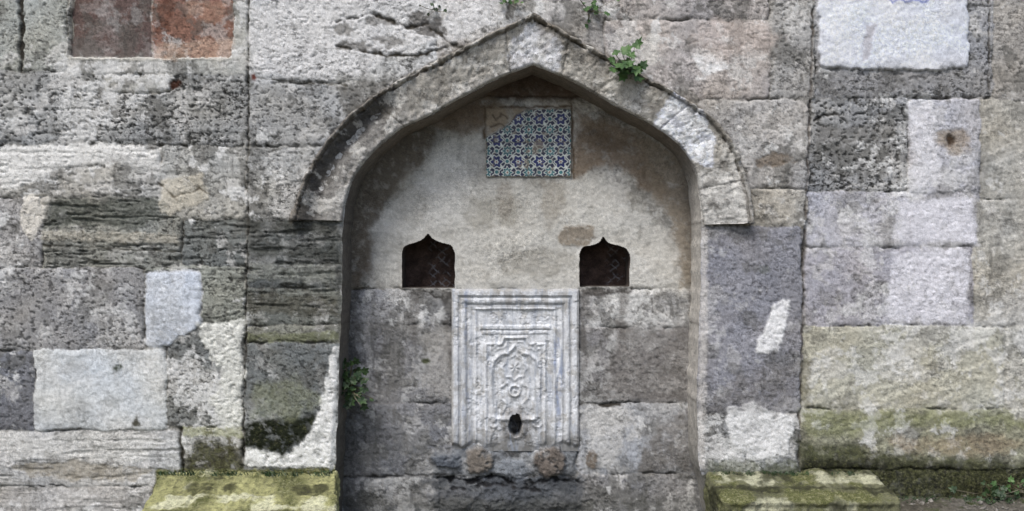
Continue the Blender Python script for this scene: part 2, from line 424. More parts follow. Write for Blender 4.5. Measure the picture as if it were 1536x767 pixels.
pf=[
('p',[(0,222),(100,214),(242,222),(238,252),(130,244),(40,276),(-40,262)],(222,221,217),L(s=.85,n=12,h=2,smo=.6)),
('e',(20,262,26,22),(224,223,219),L(s=.8,n=9,smo=.6)),
('p',[(35,292),(74,290),(62,338),(47,366),(33,335)],(214,209,199),L(n=7,h=3,smo=.6)),
('p',[(70,300),(232,300),(245,338),(150,342),(66,340)],(82,85,78),L(s=.75,n=14,soft=5,h=-7)),
('p',[(60,345),(268,352),(268,366),(60,360)],(182,176,162),L(s=.6,n=6,h=5)),
('l',[(62,368),(150,372),(270,378)],(64,62,54),L(w=1.2,n=5,h=-5)),
('p',[(240,270),(300,262),(316,300),(262,322),(238,318)],(206,198,180),L(s=.6,n=10,h=4)),
('l',[(238,276),(262,296),(300,282),(318,296)],(92,85,72),L(w=.8,h=-5)),
('p',[(372,60),(380,8),(540,-10),(770,-12),(742,40),(640,70),(620,84),(520,116),(384,112)],(222,221,220),L(s=.75,n=18,soft=2.5,h=1,smo=.4)),
('l',[(505,32),(560,22),(612,42),(640,38),(672,62),(700,78)],(54,50,44),L(w=2.2,n=9,h=-10)),
('l',[(505,70),(540,76),(575,84),(628,84),(668,72)],(58,54,47),L(w=1.8,n=9,h=-8)),
('e',(640,38,34,9,25),(72,67,60),L(s=.8,n=20,soft=2,h=-6)),
('e',(590,62,50,8,12),(84,79,71),L(s=.65,n=22,soft=2,h=-4)),
('e',(540,72,30,6,5),(78,73,65),L(s=.7,n=14,soft=2,h=-5)),
('e',(560,30,40,7,-4),(86,81,74),L(s=.6,n=18,soft=2,h=-4)),
('l',[(388,118),(450,124),(520,128)],(74,70,62),L(w=1,n=6,h=-6)),
('p',[(506,132),(545,118),(600,118),(560,150),(520,178)],(94,92,87),L(s=.75,n=12,soft=4)),
('p',[(470,160),(500,180),(470,230),(450,280),(440,250)],(138,136,130),L(s=.4,n=12,soft=6)),
('l',[(28,-20),(33,40),(30,106)],(56,53,47),L(w=3.2,n=9,h=-16)),
('e',(262,126,9,7),(70,44,34),L(n=4,h=-6)),('e',(381,116,4,5),(104,58,50),L(n=3)),
('l',[(104,88),(347,88)],(202,199,190),L(w=2.5,n=4,h=3)),
('p',[(230,60),(347,58),(347,85),(228,85)],(196,170,150),L(s=.5,n=16,soft=4)),
('p',[(235,-10),(262,-10),(250,40),(232,44)],(100,64,50),L(s=.6,n=10,soft=4)),
('p',[(270,0),(340,0),(330,30),(280,26)],(176,142,122),L(s=.5,n=16,soft=4)),
('p',[(-20,600),(52,560),(50,648),(-20,648)],(106,106,109),L(s=.5,n=12,soft=6)),
('p',[(300,488),(366,482),(364,638),(330,640),(316,604),(338,560),(304,514)],(214,214,207),L(n=12,soft=3,h=3,pit=.2,smo=.5)),
('p',[(497,520),(507,518),(503,702),(366,698),(366,670),(436,680),(462,655),(480,610),(491,565)],(224,224,221),L(n=6,h=4,pit=.1,smo=.5)),
('p',[(364,636),(400,630),(474,624),(458,662),(424,682),(366,668)],(30,34,22),L(n=9,soft=4,moss=.25)),
('p',[(368,330),(508,330),(508,352),(368,348)],(62,63,58),L(s=.7,n=8,soft=5)),
('p',[(372,365),(508,372),(508,392),(372,384)],(62,64,60),L(s=.75,n=8,soft=5,h=-5)),
('p',[(372,438),(508,444),(508,476),(372,470)],(82,79,68),L(s=.65,n=8,soft=5,h=-4)),
('p',[(376,395),(500,402),(500,424),(376,420)],(138,140,131),L(s=.5,n=10,soft=4,h=4)),
('p',[(368,500),(508,498),(508,512),(368,513)],(118,122,90),L(s=.6,n=6,moss=.12)),
('p',[(380,580),(440,560),(480,600),(440,628),(376,628)],(132,136,112),L(s=.5,n=14,soft=8)),
('e',(320,690,44,30),(56,54,34),L(s=.85,n=14,soft=8,moss=.42)),
('p',[(274,640),(362,640),(362,656),(274,654)],(150,152,110),L(s=.6,n=6,moss=.2)),
('p',[(232,704),(508,700),(508,740),(232,740)],None,L(n=6,soft=6,moss=.7)),
('l',[(270,645),(273,712)],(56,53,42),L(w=2.5,n=5,h=-10)),
('p',[(10,700),(120,690),(228,706),(200,722),(60,718)],(154,146,130),L(s=.6,n=10,h=-6)),
('p',[(-10,655),(180,652),(265,660),(200,690),(20,688)],(220,219,214),L(s=.5,n=16,soft=4)),
('e',(178,552,7,5),(52,62,40),L(n=3)),
('p',[(205,622),(212,638),(196,642)],(80,78,68),L(n=3)),
('l',[(373,-60),(372,330),(368,520),(364,704)],(56,54,49),L(w=1.4,n=6,h=-12)),
('l',[(1222,-60),(1215,150),(1207,340),(1200,620),(1196,712)],(90,83,77),L(w=1.0,n=6,h=-9)),
('p',[(1040,88),(1080,78),(1092,104),(1052,114)],(230,229,227),L(s=.9,n=9,smo=.6)),
('e',(975,75,14,22),(214,211,204),L(s=.7,n=9)),
('e',(1100,60,60,30),(200,186,177),L(s=.5,n=14,soft=8)),
('e',(1160,240,30,11),(122,109,94),L(s=.75,n=9,h=-5)),
('p',[(1160,454),(1184,450),(1180,492),(1165,527),(1131,530),(1139,503),(1152,480)],(226,226,226),L(n=6,h=4,pit=.05,smo=.7)),
('p',[(1090,612),(1130,604),(1150,620),(1188,626),(1182,682),(1120,690),(1096,664)],(216,216,215),L(n=10,h=4,pit=.1,smo=.6)),
('p',[(1056,655),(1080,650),(1092,690),(1056,694)],(204,203,201),L(s=.7,n=9)),
('p',[(1052,340),(1062,340),(1056,700),(1046,700)],(208,204,199),L(s=.6,n=5,soft=3)),
('p',[(1100,560),(1200,540),(1198,618),(1060,618)],(126,123,122),L(s=.5,n=14,soft=7)),
('p',[(1348,302),(1466,292),(1466,368),(1338,360)],(220,219,225),L(s=.85,n=12,soft=4,smo=.6)),
('p',[(1340,378),(1456,374),(1452,486),(1326,480)],(220,219,225),L(s=.88,n=10,soft=4,smo=.6)),
('p',[(1366,160),(1400,152),(1414,270),(1368,284)],(222,221,224),L(s=.8,n=12,soft=4,smo=.6)),
('e',(1428,212,22,20),(156,143,128),L(s=.8,n=12,soft=5,h=-4)),
('e',(1425,212,7,9),(72,58,46),L(n=7,soft=3,h=-12)),
('l',[(1222,182),(1236,172),(1258,172),(1272,186)],(40,38,34),L(w=2,n=5,h=-9)),
('p',[(1225,190),(1350,185),(1350,210),(1225,215)],(110,108,104),L(s=.6,n=12,h=-5)),
('p',[(1228,106),(1480,106),(1470,140),(1240,142)],(134,133,132),L(s=.4,n=14,soft=6)),
('p',[(1298,40),(1312,38),(1306,82),(1290,96)],(178,174,176),L(s=.7,n=7,h=-2)),
('l',[(1330,-2),(1338,4),(1346,-1),(1356,5),(1368,0),(1380,4),(1390,3)],(60,82,170),L(w=1.1,n=1,s=.9)),
('l',[(1484,-40),(1484,146)],(70,66,60),L(w=1.4,n=6,h=-10)),
('p',[(1200,616),(1520,620),(1536,640),(1440,640),(1210,650)],(130,134,92),L(s=.5,n=16,soft=6,moss=.18)),
('p',[(1198,660),(1300,672),(1420,686),(1600,690),(1600,800),(1198,800)],(54,58,34),L(s=.8,n=16,soft=9,moss=.38)),
('p',[(1200,688),(1330,692),(1600,708),(1600,800),(1200,800)],(32,33,23),L(s=.88,n=10,soft=7)),
('p',[(1330,660),(1480,650),(1540,664),(1500,684),(1360,680)],(158,140,114),L(s=.45,n=12,soft=6)),
('p',[(1200,540),(1216,540),(1214,612),(1200,612)],(110,106,88),L(s=.6,n=5,soft=3)),
('p',[(1062,690),(1196,690),(1196,722),(1062,722)],(92,98,66),L(s=.5,n=8,soft=5,moss=.3)),
('e',(1148,190,40,20),(198,193,187),L(s=.5,n=12,soft=6)),
('e',(1145,405,8,8),(100,104,100),L(s=.7,n=4,h=-3)),
('l',[(437,332),(449,292),(469,247),(499,202),(545,157),(600,121),(700,69),(800,22),(885,72),(960,112),(1032,152),(1078,188),(1108,233),(1124,290),(1130,335)],(78,71,61),L(w=2.0,n=12,soft=3,s=.6)),
]
paint(U,V,H,C,M,pf,us,vs,40)
sd=np.full(U.shape,99.0)
i0,i1=np.searchsorted(us,[470,1110]); j0,j1=np.searchsorted(vs,[60,856]); sl=(slice(j0,j1),slice(i0,i1))
sd[sl]=sdf_poly(U[sl],V[sl],OPEN)[0]
k=sstep(9,0,sd); H=H*(1-k)+k*0.002
wall=heightfield('stone_wall',us,vs,H,0.0,C,M,STONE,cuts=[OPEN])
def box(name,x0,x1,y0,y1,z0,z1,mat,parent,col=(150,145,135)):
    v=[(x,y,z) for x in (x0,x1) for y in (y0,y1) for z in (z0,z1)]
    f=[(0,1,3,2),(4,6,7,5),(0,4,5,1),(2,3,7,6),(0,2,6,4),(1,5,7,3)]
    c=np.tile(lin(col),(8,1)); m=np.tile([0,.5,0],(8,1))
    return make_mesh(name,v,f,mat,c,m,parent,False)
xl,xr,zt=X(us[0]),X(us[-1]),Z(vs[0])
box('wall_core',xl-.02,xr+.02,0.62,1.1,-.5,zt+.01,STONE,wall)
box('wall_side',xl-.02,X(450),0.03,0.617,-.5,zt+.007,STONE,wall)
box('wall_side',X(1140),xr+.02,0.03,0.617,-.5,zt+.007,STONE,wall)
box('wall_top',X(450)+.003,X(1140)-.003,0.033,0.614,Z(15),zt+.004,STONE,wall)

# ---------------- fountain ----------------
F=bpy.data.objects.new('wall_fountain',None); bpy.context.scene.collection.objects.link(F)
ND=0.25
def strip(name,P,pd,y0,y1,n,colf,mat=STONE,parent=F,amp=0.004,seed=70):
    P=np.array(P); m=len(P)
    ys=np.linspace(y0,y1,n)
    x=X(P[:,0],pd)[:,None]+0*ys; z=Z(P[:,1],pd)[:,None]+0*ys; y=ys[None,:]+0*x
    L0=np.r_[0,np.cumsum(np.hypot(*(P[1:]-P[:-1]).T))]
    T,Y=np.meshgrid(L0,ys*S,indexing='ij')
    nn=amp*(fbm(T,Y,22,4,seed))
    tx=np.gradient(P[:,0]); tz=np.gradient(-P[:,1]); l=np.maximum(np.hypot(tx,tz),1e-6); nx=(-tz/l)[:,None]; nz=(tx/l)[:,None]
    w=np.clip((np.arange(n))/3.0,0,1)[None,:]
    x=x+nx*nn*w; z=z+nz*nn*w
    c,mk=colf(P[:,0][:,None]+0*x,P[:,1][:,None]+0*x,T,Y)
    idx=np.arange(m*n).reshape(m,n)
    Fc=np.stack([idx[:-1,:-1],idx[1:,:-1],idx[1:,1:],idx[:-1,1:]],-1).reshape(-1,4)
    return make_mesh(name,np.stack([x,y,z],-1).reshape(-1,3),Fc,mat,c.reshape(-1,3),mk.reshape(-1,3),parent)
def jamb_col(u,v,T,Y):
    base=lin((126,120,112)); C=base*(1+0.3*fbm(T,Y,30,4,3)+.2*fbm(T,Y,8,3,4))[...,None]
    r=sstep(760,800,u)[...,None]*sstep(230,300,v)[...,None]; C=C*(1-r)+lin((194,189,181))*r*(1+.25*fbm(T,Y,12,3,9))[...,None]  # lit right reveal: the light is painted in as a paler colour
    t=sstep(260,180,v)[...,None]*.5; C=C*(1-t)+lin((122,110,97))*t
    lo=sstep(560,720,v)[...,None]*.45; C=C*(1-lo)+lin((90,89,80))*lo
    lf=sstep(560,530,u)[...,None]*.4; C=C*(1-lf)+lin((80,77,72))*lf  # shaded left reveal: the shade is painted in as a darker colour
    for jv in (333,488,605,712):
        j=sstep(3,1,np.abs(v-jv+1.5*fbm(T,Y,10,2,8)))[...,None]*.5; C=C*(1-j)+lin((70,66,58))*j
    return C,np.stack([0*u,0*u+.5,0*u+.3],-1)
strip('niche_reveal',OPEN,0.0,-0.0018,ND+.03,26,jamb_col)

ub=np.arange(492,1078,1.5); vb=np.arange(84,850,1.5)
bb=[
(480,60,1090,146,(126,110,95),L(off=8,pit=.1,mot=.6,chalk=.4,smo=.5)),
(480,146,1090,434,(172,166,153),L(off=0,pit=.25,mot=.8,rough=1.2,chalk=.7,smo=.55)),
(480,434,679,488,(168,166,164),L(off=4,pit=.4,mot=.9,smo=.35)),
(480,488,679,605,(134,132,130),L(off=4,pit=.45,mot=.9,chalk=.6,smo=.3)),
(480,605,681,716,(132,131,131),L(off=6,pit=.5,mot=.9,chalk=.6,smo=.3)),
(480,716,660,860,(118,119,121),L(off=8,pit=.5)),
(867,433,1090,491,(174,171,166),L(off=4,pit=.4,mot=.9,smo=.35)),
(867,491,1090,605,(136,132,128),L(off=4,pit=.45,mot=.9,chalk=.6,smo=.3)),
(867,605,1090,712,(170,169,167),L(off=6,pit=.4,mot=.9,smo=.35)),
(867,712,1090,860,(146,143,139),L(off=8,pit=.5)),
(660,716,867,860,(100,103,107),L(off=4,pit=.5,rough=2,chalk=.5)),
(679,434,867,716,(120,122,124),L(off=0,pit=.4,rough=1.5)),
]
U,V,H,C,M=masonry(ub,vb,bb,83,mortar=(124,119,111),desat=.2)
pb=[
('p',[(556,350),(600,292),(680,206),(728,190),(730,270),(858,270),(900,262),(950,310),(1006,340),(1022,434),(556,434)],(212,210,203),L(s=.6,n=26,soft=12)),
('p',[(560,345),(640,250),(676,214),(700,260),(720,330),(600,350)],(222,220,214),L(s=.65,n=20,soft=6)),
('p',[(515,430),(520,280),(560,215),(640,170),(660,200),(600,280),(552,345),(560,400),(540,432)],(112,104,93),L(s=.92,n=12,soft=6)),  # brown stain plus the niche's upper-left shadow, painted into the plaster
('e',(800,125,130,26),(86,72,61),L(s=.85,n=10,soft=8)),  # brown top stain, with shade from the arch mixed into its colour
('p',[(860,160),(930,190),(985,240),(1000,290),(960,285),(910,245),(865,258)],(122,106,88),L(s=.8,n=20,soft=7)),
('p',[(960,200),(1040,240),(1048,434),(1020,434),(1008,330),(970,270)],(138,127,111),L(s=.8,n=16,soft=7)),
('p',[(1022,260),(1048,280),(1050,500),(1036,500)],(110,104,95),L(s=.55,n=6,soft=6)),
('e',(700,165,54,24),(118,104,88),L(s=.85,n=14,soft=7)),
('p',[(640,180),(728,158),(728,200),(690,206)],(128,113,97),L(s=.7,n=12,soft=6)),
('e',(862,352,28,17),(136,126,112),L(s=.9,n=10,soft=3,h=4)),
('e',(820,395,60,22),(148,144,134),L(s=.6,n=20,soft=5)),
('e',(740,320,40,30),(154,150,139),L(s=.55,n=20,soft=5)),
('p',[(745,268),(770,268),(764,350),(752,330)],(138,130,118),L(s=.5,n=12,soft=5)),
('p',[(810,268),(850,268),(846,320),(822,350)],(142,134,121),L(s=.5,n=12,soft=5)),
('e',(620,300,30,40),(172,168,158),L(s=.4,n=20,soft=6)),
('e',(905,210,46,12,20),(86,73,58),L(s=.5,n=10,soft=6)),
('l',[(560,145),(700,145),(905,146),(1040,146)],(64,54,46),L(w=1.2,n=3,h=-5)),
('l',[(727,206),(728,162),(858,160),(860,268)],(94,80,65),L(w=1.6,n=3,h=-4)),
('p',[(730,163),(790,163),(764,184),(730,206)],(164,150,131),L(s=.9,n=3)),
('l',[(738,172),(744,180),(752,170),(760,178)],(60,48,40),L(w=.9,n=1,h=-2)),
('l',[(736,190),(748,186),(756,192)],(60,48,40),L(w=.9,n=1,h=-2)),
('p',[(602,434),(690,434),(680,446),(668,452),(640,442)],(44,41,38),L(s=.9,n=8)),
('p',[(664,440),(684,440),(682,560),(668,540)],(78,75,72),L(s=.8,n=9,soft=4)),
('p',[(610,436),(630,436),(624,530),(614,505)],(92,89,86),L(s=.65,n=9,soft=4)),
('p',[(868,432),(948,432),(946,440),(900,446),(868,442)],(58,53,48),L(s=.85,n=6)),
('p',[(868,440),(886,440),(882,540),(870,570)],(88,85,82),L(s=.7,n=9,soft=4)),
('p',[(925,438),(942,438),(938,520),(928,500)],(102,97,92),L(s=.6,n=8,soft=4)),
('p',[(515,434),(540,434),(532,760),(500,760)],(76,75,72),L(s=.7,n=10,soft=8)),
('p',[(640,500),(678,490),(678,600),(640,600)],(168,165,160),L(s=.5,n=14,soft=6)),
('p',[(930,490),(1045,490),(1045,600),(900,600)],(114,110,106),L(s=.65,n=16,soft=6)),
('p',[(880,612),(940,610),(930,700),(880,705)],(200,199,196),L(s=.7,n=16,soft=5)),
('p',[(980,640),(1045,612),(1045,710),(960,706)],(114,110,105),L(s=.7,n=16,soft=6)),
('l',[(870,606),(930,608)],(54,50,44),L(w=2,n=5,h=-6)),
('e',(638,542,6,5),(80,84,64),L(n=3)),
('p',[(505,630),(640,650),(660,760),(500,770)],(94,94,92),L(s=.5,n=20,soft=10)),
('p',[(650,684),(700,672),(868,676),(868,716),(800,712),(700,716),(650,712)],(124,127,130),L(s=.7,n=16,soft=4,h=10)),
('p',[(655,716),(872,716),(880,800),(645,800)],(72,75,79),L(s=.8,n=18,soft=6,h=-8,smo=.5)),
('e',(718,690,22,20),(120,113,105),L(n=9,soft=4,h=22,pit=.6)),
('e',(825,691,25,22),(112,104,97),L(n=9,soft=4,h=24,pit=.6)),
('e',(672,692,21,11,8),(90,95,102),L(n=11,soft=4,h=20)),
('e',(888,689,9,14),(116,107,97),L(n=4,soft=2,h=5)),
('e',(772,700,26,13),(140,145,151),L(s=.7,n=13,soft=5,h=12)),
('e',(772,672,16,12),(54,53,52),L(s=.8,n=10,soft=4,h=-4)),
('e',(770,745,60,17),(92,95,99),L(s=.8,n=22,soft=9,h=22,smo=.4)),
('e',(690,748,30,12),(98,99,101),L(s=.8,n=16,soft=7,h=16)),
('e',(845,752,28,12),(98,99,100),L(s=.8,n=16,soft=7,h=18)),
('l',[(655,716),(700,722),(742,716),(780,728),(830,718),(866,724)],(30,30,32),L(w=2.2,n=20,h=-11)),
('l',[(680,735),(740,726),(800,734),(830,744)],(40,40,42),L(w=1.4,n=14,h=-8)),
('l',[(500,716),(600,714),(668,712)],(70,68,66),L(w=1.2,n=5,h=-7)),
('p',[(500,742),(680,745),(860,752),(1070,742),(1080,800),(495,800)],(84,84,78),L(s=.5,n=14,soft=8)),
]
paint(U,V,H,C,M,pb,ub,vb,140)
OGL=np.vstack([dens([(603,432),(603,380)]),catmull([(603,380),(608,369),(622,364),(634,359),(642,350)],14),catmull([(642,350),(650,359),(662,364),(677,369),(683,381)],14),dens([(683,381),(682,432)])])
OGR=np.vstack([dens([(869,430),(869,382)]),catmull([(869,382),(874,372),(886,368),(898,364),(905,354)],14),catmull([(905,354),(912,364),(924,368),(938,372),(945,382)],14),dens([(945,382),(944,430)])])
for og in (OGL,OGR):
    og[:,0]+=1.3*fbm(og[:,0],og[:,1],14,3,63); og[:,1]+=1.0*fbm(og[:,0],og[:,1],14,3,64)
HOLE=[(700,455),(846,455),(846,660),(700,660)]
for og in (OGL,OGR):
    s_=sdf_poly(U,V,og)[0]; kk=sstep(5,0,s_); H=H*(1-kk)+kk*0.002
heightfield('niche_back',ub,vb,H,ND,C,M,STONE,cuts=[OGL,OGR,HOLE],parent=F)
def alc_col(u,v,T,Y):
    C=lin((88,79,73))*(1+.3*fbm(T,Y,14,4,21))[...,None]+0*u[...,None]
    return C,np.stack([0*u,0*u+.5,0*u],-1)
for nm,og in (('alcove_lining',OGL),('alcove_lining',OGR)):
    ogc=np.vstack([og,dens([tuple(og[-1]),tuple(og[0])])[1:]])
    strip(nm,ogc,ND,ND-0.0018,ND+.20,16,alc_col,amp=.003,seed=33)
    u0,u1=og[:,0].min()-10,og[:,0].max()+10
    ua=np.arange(u0,u1,1.3); va=np.arange(340,446,1.3); Ua,Va=np.meshgrid(ua,va)
    wq=3*fbm(Ua,Va,14,3,71)
    a=(Ua+wq+Va*1.1)/13; b=(Ua-wq-Va*1.1)/13
    lt=np.minimum(np.abs(a-np.round(a)),np.abs(b-np.round(b)))
    rt=sstep(u0+46,u0+60,Ua)*sstep(-.2,.3,fbm(Ua,Va,14,3,72))
    lines=sstep(.14,.06,lt)*rt
    Ha=.004*fbm(Ua,Va,12,4,5)+.003*lines
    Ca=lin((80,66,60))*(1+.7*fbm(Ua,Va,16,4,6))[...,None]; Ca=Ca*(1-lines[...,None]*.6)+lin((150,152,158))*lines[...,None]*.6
    heightfield('alcove_back',ua,va,Ha,ND+.19,Ca,np.stack([0*Ua,0*Ua+.3,0*Ua],-1),STONE,parent=F)

# ---- hood mould / pointed arch
outL=catmull([(437,330),(450,293),(470,248),(500,204),(546,159),(600,123),(700,72),(800,24)],300)
outR=catmull([(800,24),(885,74),(960,114),(1031,154),(1076,190),(1106,235),(1121,290),(1127,336)],300)
inL=catmull([(514,332),(519,300),(534,262),(559,230),(600,195),(640,176),(690,148),(745,119),(800,98)],300)
inR=catmull([(800,98),(860,123),(920,157),(980,189),(1019,219),(1042,255),(1050,300),(1056,337)],300)
prof=[(0,.006),(0.0,-.004),(0.004,-.020),(0.02,-.028)]
for s in np.linspace(.05,.84,28): prof.append((s,-.030-.034*(s**1.3)))
prof+=[(.86,-.060),(.872,-.057),(.884,-.060),(.895,-.070),(.91,-.076),(.93,-.080),(.95,-.081),(.975,-.077),(.99,-.067),(1.0,-.05),(1.0,-.03),(1.0,.006)]
prof=np.array(prof)
def arch_half(name,O,I,seed,joints,side):
    n=len(O); s=prof[:,0][None,:]; pr=prof[:,1][None,:]
    u=I[:,0][:,None]*(1-s)+O[:,0][:,None]*s; v=I[:,1][:,None]*(1-s)+O[:,1][:,None]*s
    T=np.linspace(0,1,n)
    arc=np.r_[0,np.cumsum(np.hypot(*(O[1:]-O[:-1]).T))]
    y=0*u+pr
    fr=(pr<-.01)
    y=y-fr*(0.008*fbm(u,v,40,4,seed)+.005*fbm(u,v,10,3,seed+1))
    chip=sstep(.05,.4,fbm(u,v,30,5,seed+3,.65)); y=y+fr*chip*(s>.84)*.020+fr*chip*.006
    if side=='L':
        y=y+fr*.034*np.exp(-((s-.60)/.2)**2)*sstep(620,560,u)*sstep(445,480,u)
    u=u+fr*2.2*fbm(u,v,24,4,seed+5)*(s>.8); v=v+fr*2.6*fbm(u,v,20,4,seed+6)*(s>.8)
    C=lin((174,168,156))*np.ones(u.shape+(1,))
    def P(m,c): 
        nonlocal C
        m=m[...,None]; C=C*(1-m)+lin(c)*m
    nz=fbm(u,v,20,5,seed+9,.65)
    if side=='L':
        P(sstep(650,560,u+25*nz)*.8,(120,117,112)); P(sstep(500,440,u+15*nz)*.5,(136,130,121))
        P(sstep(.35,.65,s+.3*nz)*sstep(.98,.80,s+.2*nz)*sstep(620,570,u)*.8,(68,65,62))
        P(sstep(3,-3,sdf_poly(u,v,[(764,72),(780,52),(802,34),(812,60),(812,112),(766,106)])[0]+9*nz),(228,226,225))
        P(sstep(.3,.1,s+.3*nz)*.45,(202,196,186))
    else:
        P(sstep(3,-3,sdf_poly(u,v,[(790,30),(812,44),(842,66),(838,112),(790,102)])[0]+8*nz),(226,224,222))
        P(sstep(3,-3,sdf_poly(u,v,[(1008,138),(1052,176),(1072,216),(1066,252),(1040,246),(1018,216),(978,190)])[0]+8*nz),(234,235,240))
        P(sstep(240,270,v+12*nz)*sstep(1030,1040,u)*.6,(194,191,184))
        P(sstep(.1,.4,fbm(u,v,50,5,seed+12,.65))*sstep(980,960,u)*.5,(132,123,110))
        P(sstep(.5,.8,s+.3*nz)*sstep(1020,900,u)*.35,(114,105,92))
    P(np.clip((s>.85)*(s<.90)*.5+(s>.98)*.5+0*u,0,1),(82,73,63))
    P((s>.89)*(0.4+.5*nz).clip(0,1)*1.0+0*u,(112,103,91))
    C=C*COOL*(1+.22*nz+.18*fbm(u,v,6,3,seed+14))[...,None]
    g=sstep(.10,.24,fbm(u,v,40,6,seed+15,.66))*.48; P(g,(95,91,84))
    g=sstep(.12,.22,fbm(u,v,36,6,seed+16,.66))*.5; P(g,(220,218,212))
    for jt in joints:
        dj=np.abs(T[:,None]-jt+.006*nz)*arc[-1]; m=sstep(2.0,.5,dj)
        y=y+fr*m*.005; P(m*.4,(78,71,62))
    M=np.stack([0*u+.10*(s>.85)*sstep(850,950,u),0*u+.6,np.clip(.25+.8*fbm(u,v,60,3,seed+18),0,1)],-1)
    x=X(u);z=Z(v)
    idx=np.arange(u.size).reshape(u.shape)
    Fc=np.stack([idx[:-1,:-1],idx[1:,:-1],idx[1:,1:],idx[:-1,1:]],-1).reshape(-1,4)
    verts=np.stack([x,y,z],-1).reshape(-1,3); Cc=C.reshape(-1,3); Mm=M.reshape(-1,3)
    e=0 if side=='L' else n-1
    foot=idx[e]; q=verts[foot].copy(); q[:,1]=.006; base=len(verts)
    verts=np.vstack([verts,q]); Cc=np.vstack([Cc,Cc[foot]]); Mm=np.vstack([Mm,Mm[foot]])
    k=np.arange(len(foot)-1)
    F2=np.stack([foot[:-1],foot[1:],base+k+1,base+k],-1)
    return make_mesh(name,verts,np.vstack([Fc,F2]),STONE,Cc,Mm,F)
arch_half('arch_hood',outL,inL,200,[.45,.905],'L')
arch_half('arch_hood',outR,inR,230,[.125,.56,.86],'R')

# ---- marble panel
um=np.arange(677,869.5,.8); vm=np.arange(433,678,.8); U,V=np.meshgrid(um,vm)
Uw=U+.8*fbm(U,V,40,3,301); Vw=V+.8*fbm(U,V,40,3,302)
def rd(x0,y0,x1,y1): 
    dx=np.maximum(x0-Uw,Uw-x1); dy=np.maximum(y0-Vw,Vw-y1)
    return np.where((dx<0)&(dy<0),np.maximum(dx,dy),np.hypot(np.maximum(dx,0),np.maximum(dy,0)))
wear=.6+.4*sstep(-.3,.3,fbm(U,V,50,3,340))
RG=np.zeros(U.shape)
def ridge(s,w,a):
    global RG
    g=wear*np.exp(-(s/w)**2); 
    # mask for a darker tone in the hollow alongside every raised line
    RG=np.maximum(RG,wear*np.exp(-((np.abs(s)-w*1.7)/(w*.55))**2)*min(1,a/.010)*(1-g))
    return a*.85*g
e=-rd(678,434,868,720)
Hm=np.interp(e,[0,2,3,9,10.5,13,14.5,17,19.5,23,25,29,31],[18,25,27,27,18,18,27,28,26,15,18,14,10])*.001
Hm+=ridge(rd(714,463,832,700),1.8,.008)
Hm+=sstep(1.2,-1.2,rd(720,488,826,494))*.008+sstep(1.2,-1.2,rd(724,496,822,501))*.005
car=[(729,700),(729,516),(752,516),(756,506),(790,506),(794,516),(817,516),(817,700)]
sc=sdf_poly(Uw,Vw,car)[0]; Hm+=ridge(sc,2.2,.013)+ridge(sc+7,1.5,.004)
og=[(741,628),(738,600),(737,560),(741,540),(752,531),(762,530),(768,524),(773,518),(778,524),(784,530),(794,531),(805,540),(809,560),(808,600),(805,628)]
so=sdf_poly(Uw,Vw,og)[0]; Hm+=ridge(so,3.2,.016)-sstep(1,-4,so)*.003
for cx,cy,r in ((743,520,6),(803,520,6),(740,632,8),(806,632,8),(735,545,5),(811,545,5)):
    q=np.hypot(U-cx,V-cy); Hm+=ridge(q-r,1.8,.006)+.006*np.exp(-(q/2.4)**2)
q=np.hypot(U-772,V-551); an=np.arctan2(V-551,U-772)
Hm+=ridge(q-17-1.6*np.cos(8*an),2.4,.007)+sstep(12,4,q)*.004*(1+.7*np.cos(6*an))
q=np.hypot(U-772,V-586); Hm+=ridge(q-8,2.0,.013)+.008*np.exp(-(q/3)**2)
for sx in (-1,1):
    ln=dist_line(Uw,Vw,[(772+sx*12,575),(772+sx*22,582),(772+sx*20,598),(772+sx*12,606),(772+sx*18,620)]); Hm+=ridge(ln,2.3,.007)
    ln=dist_line(Uw,Vw,[(772+sx*4,535),(772+sx*16,528),(772+sx*26,545)]); Hm+=ridge(ln,2.0,.005)
    ln=dist_line(Uw,Vw,[(772+sx*28,600),(772+sx*30,640),(772+sx*40,668)]); Hm+=ridge(ln,2.2,.006)
q=np.hypot((U-773)/17,(V-637)/21)+.16*fbm(U,V,10,3,310); Hm+=sstep(1.3,.8,q)*.010
er=sstep(.05,.5,fbm(U,V,26,5,311,.65)+.6*sstep(55,5,np.hypot(U-773,V-648))); Hm-=er*.005
qh=np.hypot((U-773)/9.5,(V-638)/16.5)+.16*fbm(U,V,8,3,312)
hm=sstep(1.08,.82,qh); 
Hm+=.0012*fbm(U,V,12,4,313)+.0008*fbm(U,V,4,2,314)
Hm=Hm*(1-hm)+hm*(-.09)
bot=sstep(8,0,670+9*fbm(U,V*0,22,4,315)-V); Hm=Hm*(1-bot)+bot*.004
C=lin((218,220,223))*(1+.14*fbm(U,V,40,4,320)+.10*fbm(U,V,9,4,321)+.10*fbm(U,V,3.5,2,319))[...,None]
def PP(m,c,st=1.0):
    global C
    m=(m*st)[...,None]; C=C*(1-m)+lin(c)*m
PP(sstep(10,2,np.abs(U-838+5*fbm(U,V,30,3,322)))*sstep(470,520,V)*sstep(670,600,V)*sstep(-.3,.4,fbm(U,V/6,6,3,323)),(118,134,168),.8)
PP(sstep(7,1,np.abs(U-700+4*fbm(U,V,30,3,324)))*sstep(-.2,.4,fbm(U,V/6,6,3,325)),(140,150,172),.7)
PP(sstep(.10,.30,fbm(U,V,22,6,326,.65)),(158,153,143),.5)
PP(sstep(.05,.4,fbm(U,V/4,8,4,333,.6)),(164,165,165),.5)
PP(np.clip(RG,0,1)*sstep(-.5,.2,fbm(U,V,9,3,341)),(118,117,112),.45)
q=np.hypot((U-773)/17,(V-637)/21)+.16*fbm(U,V,10,3,310)
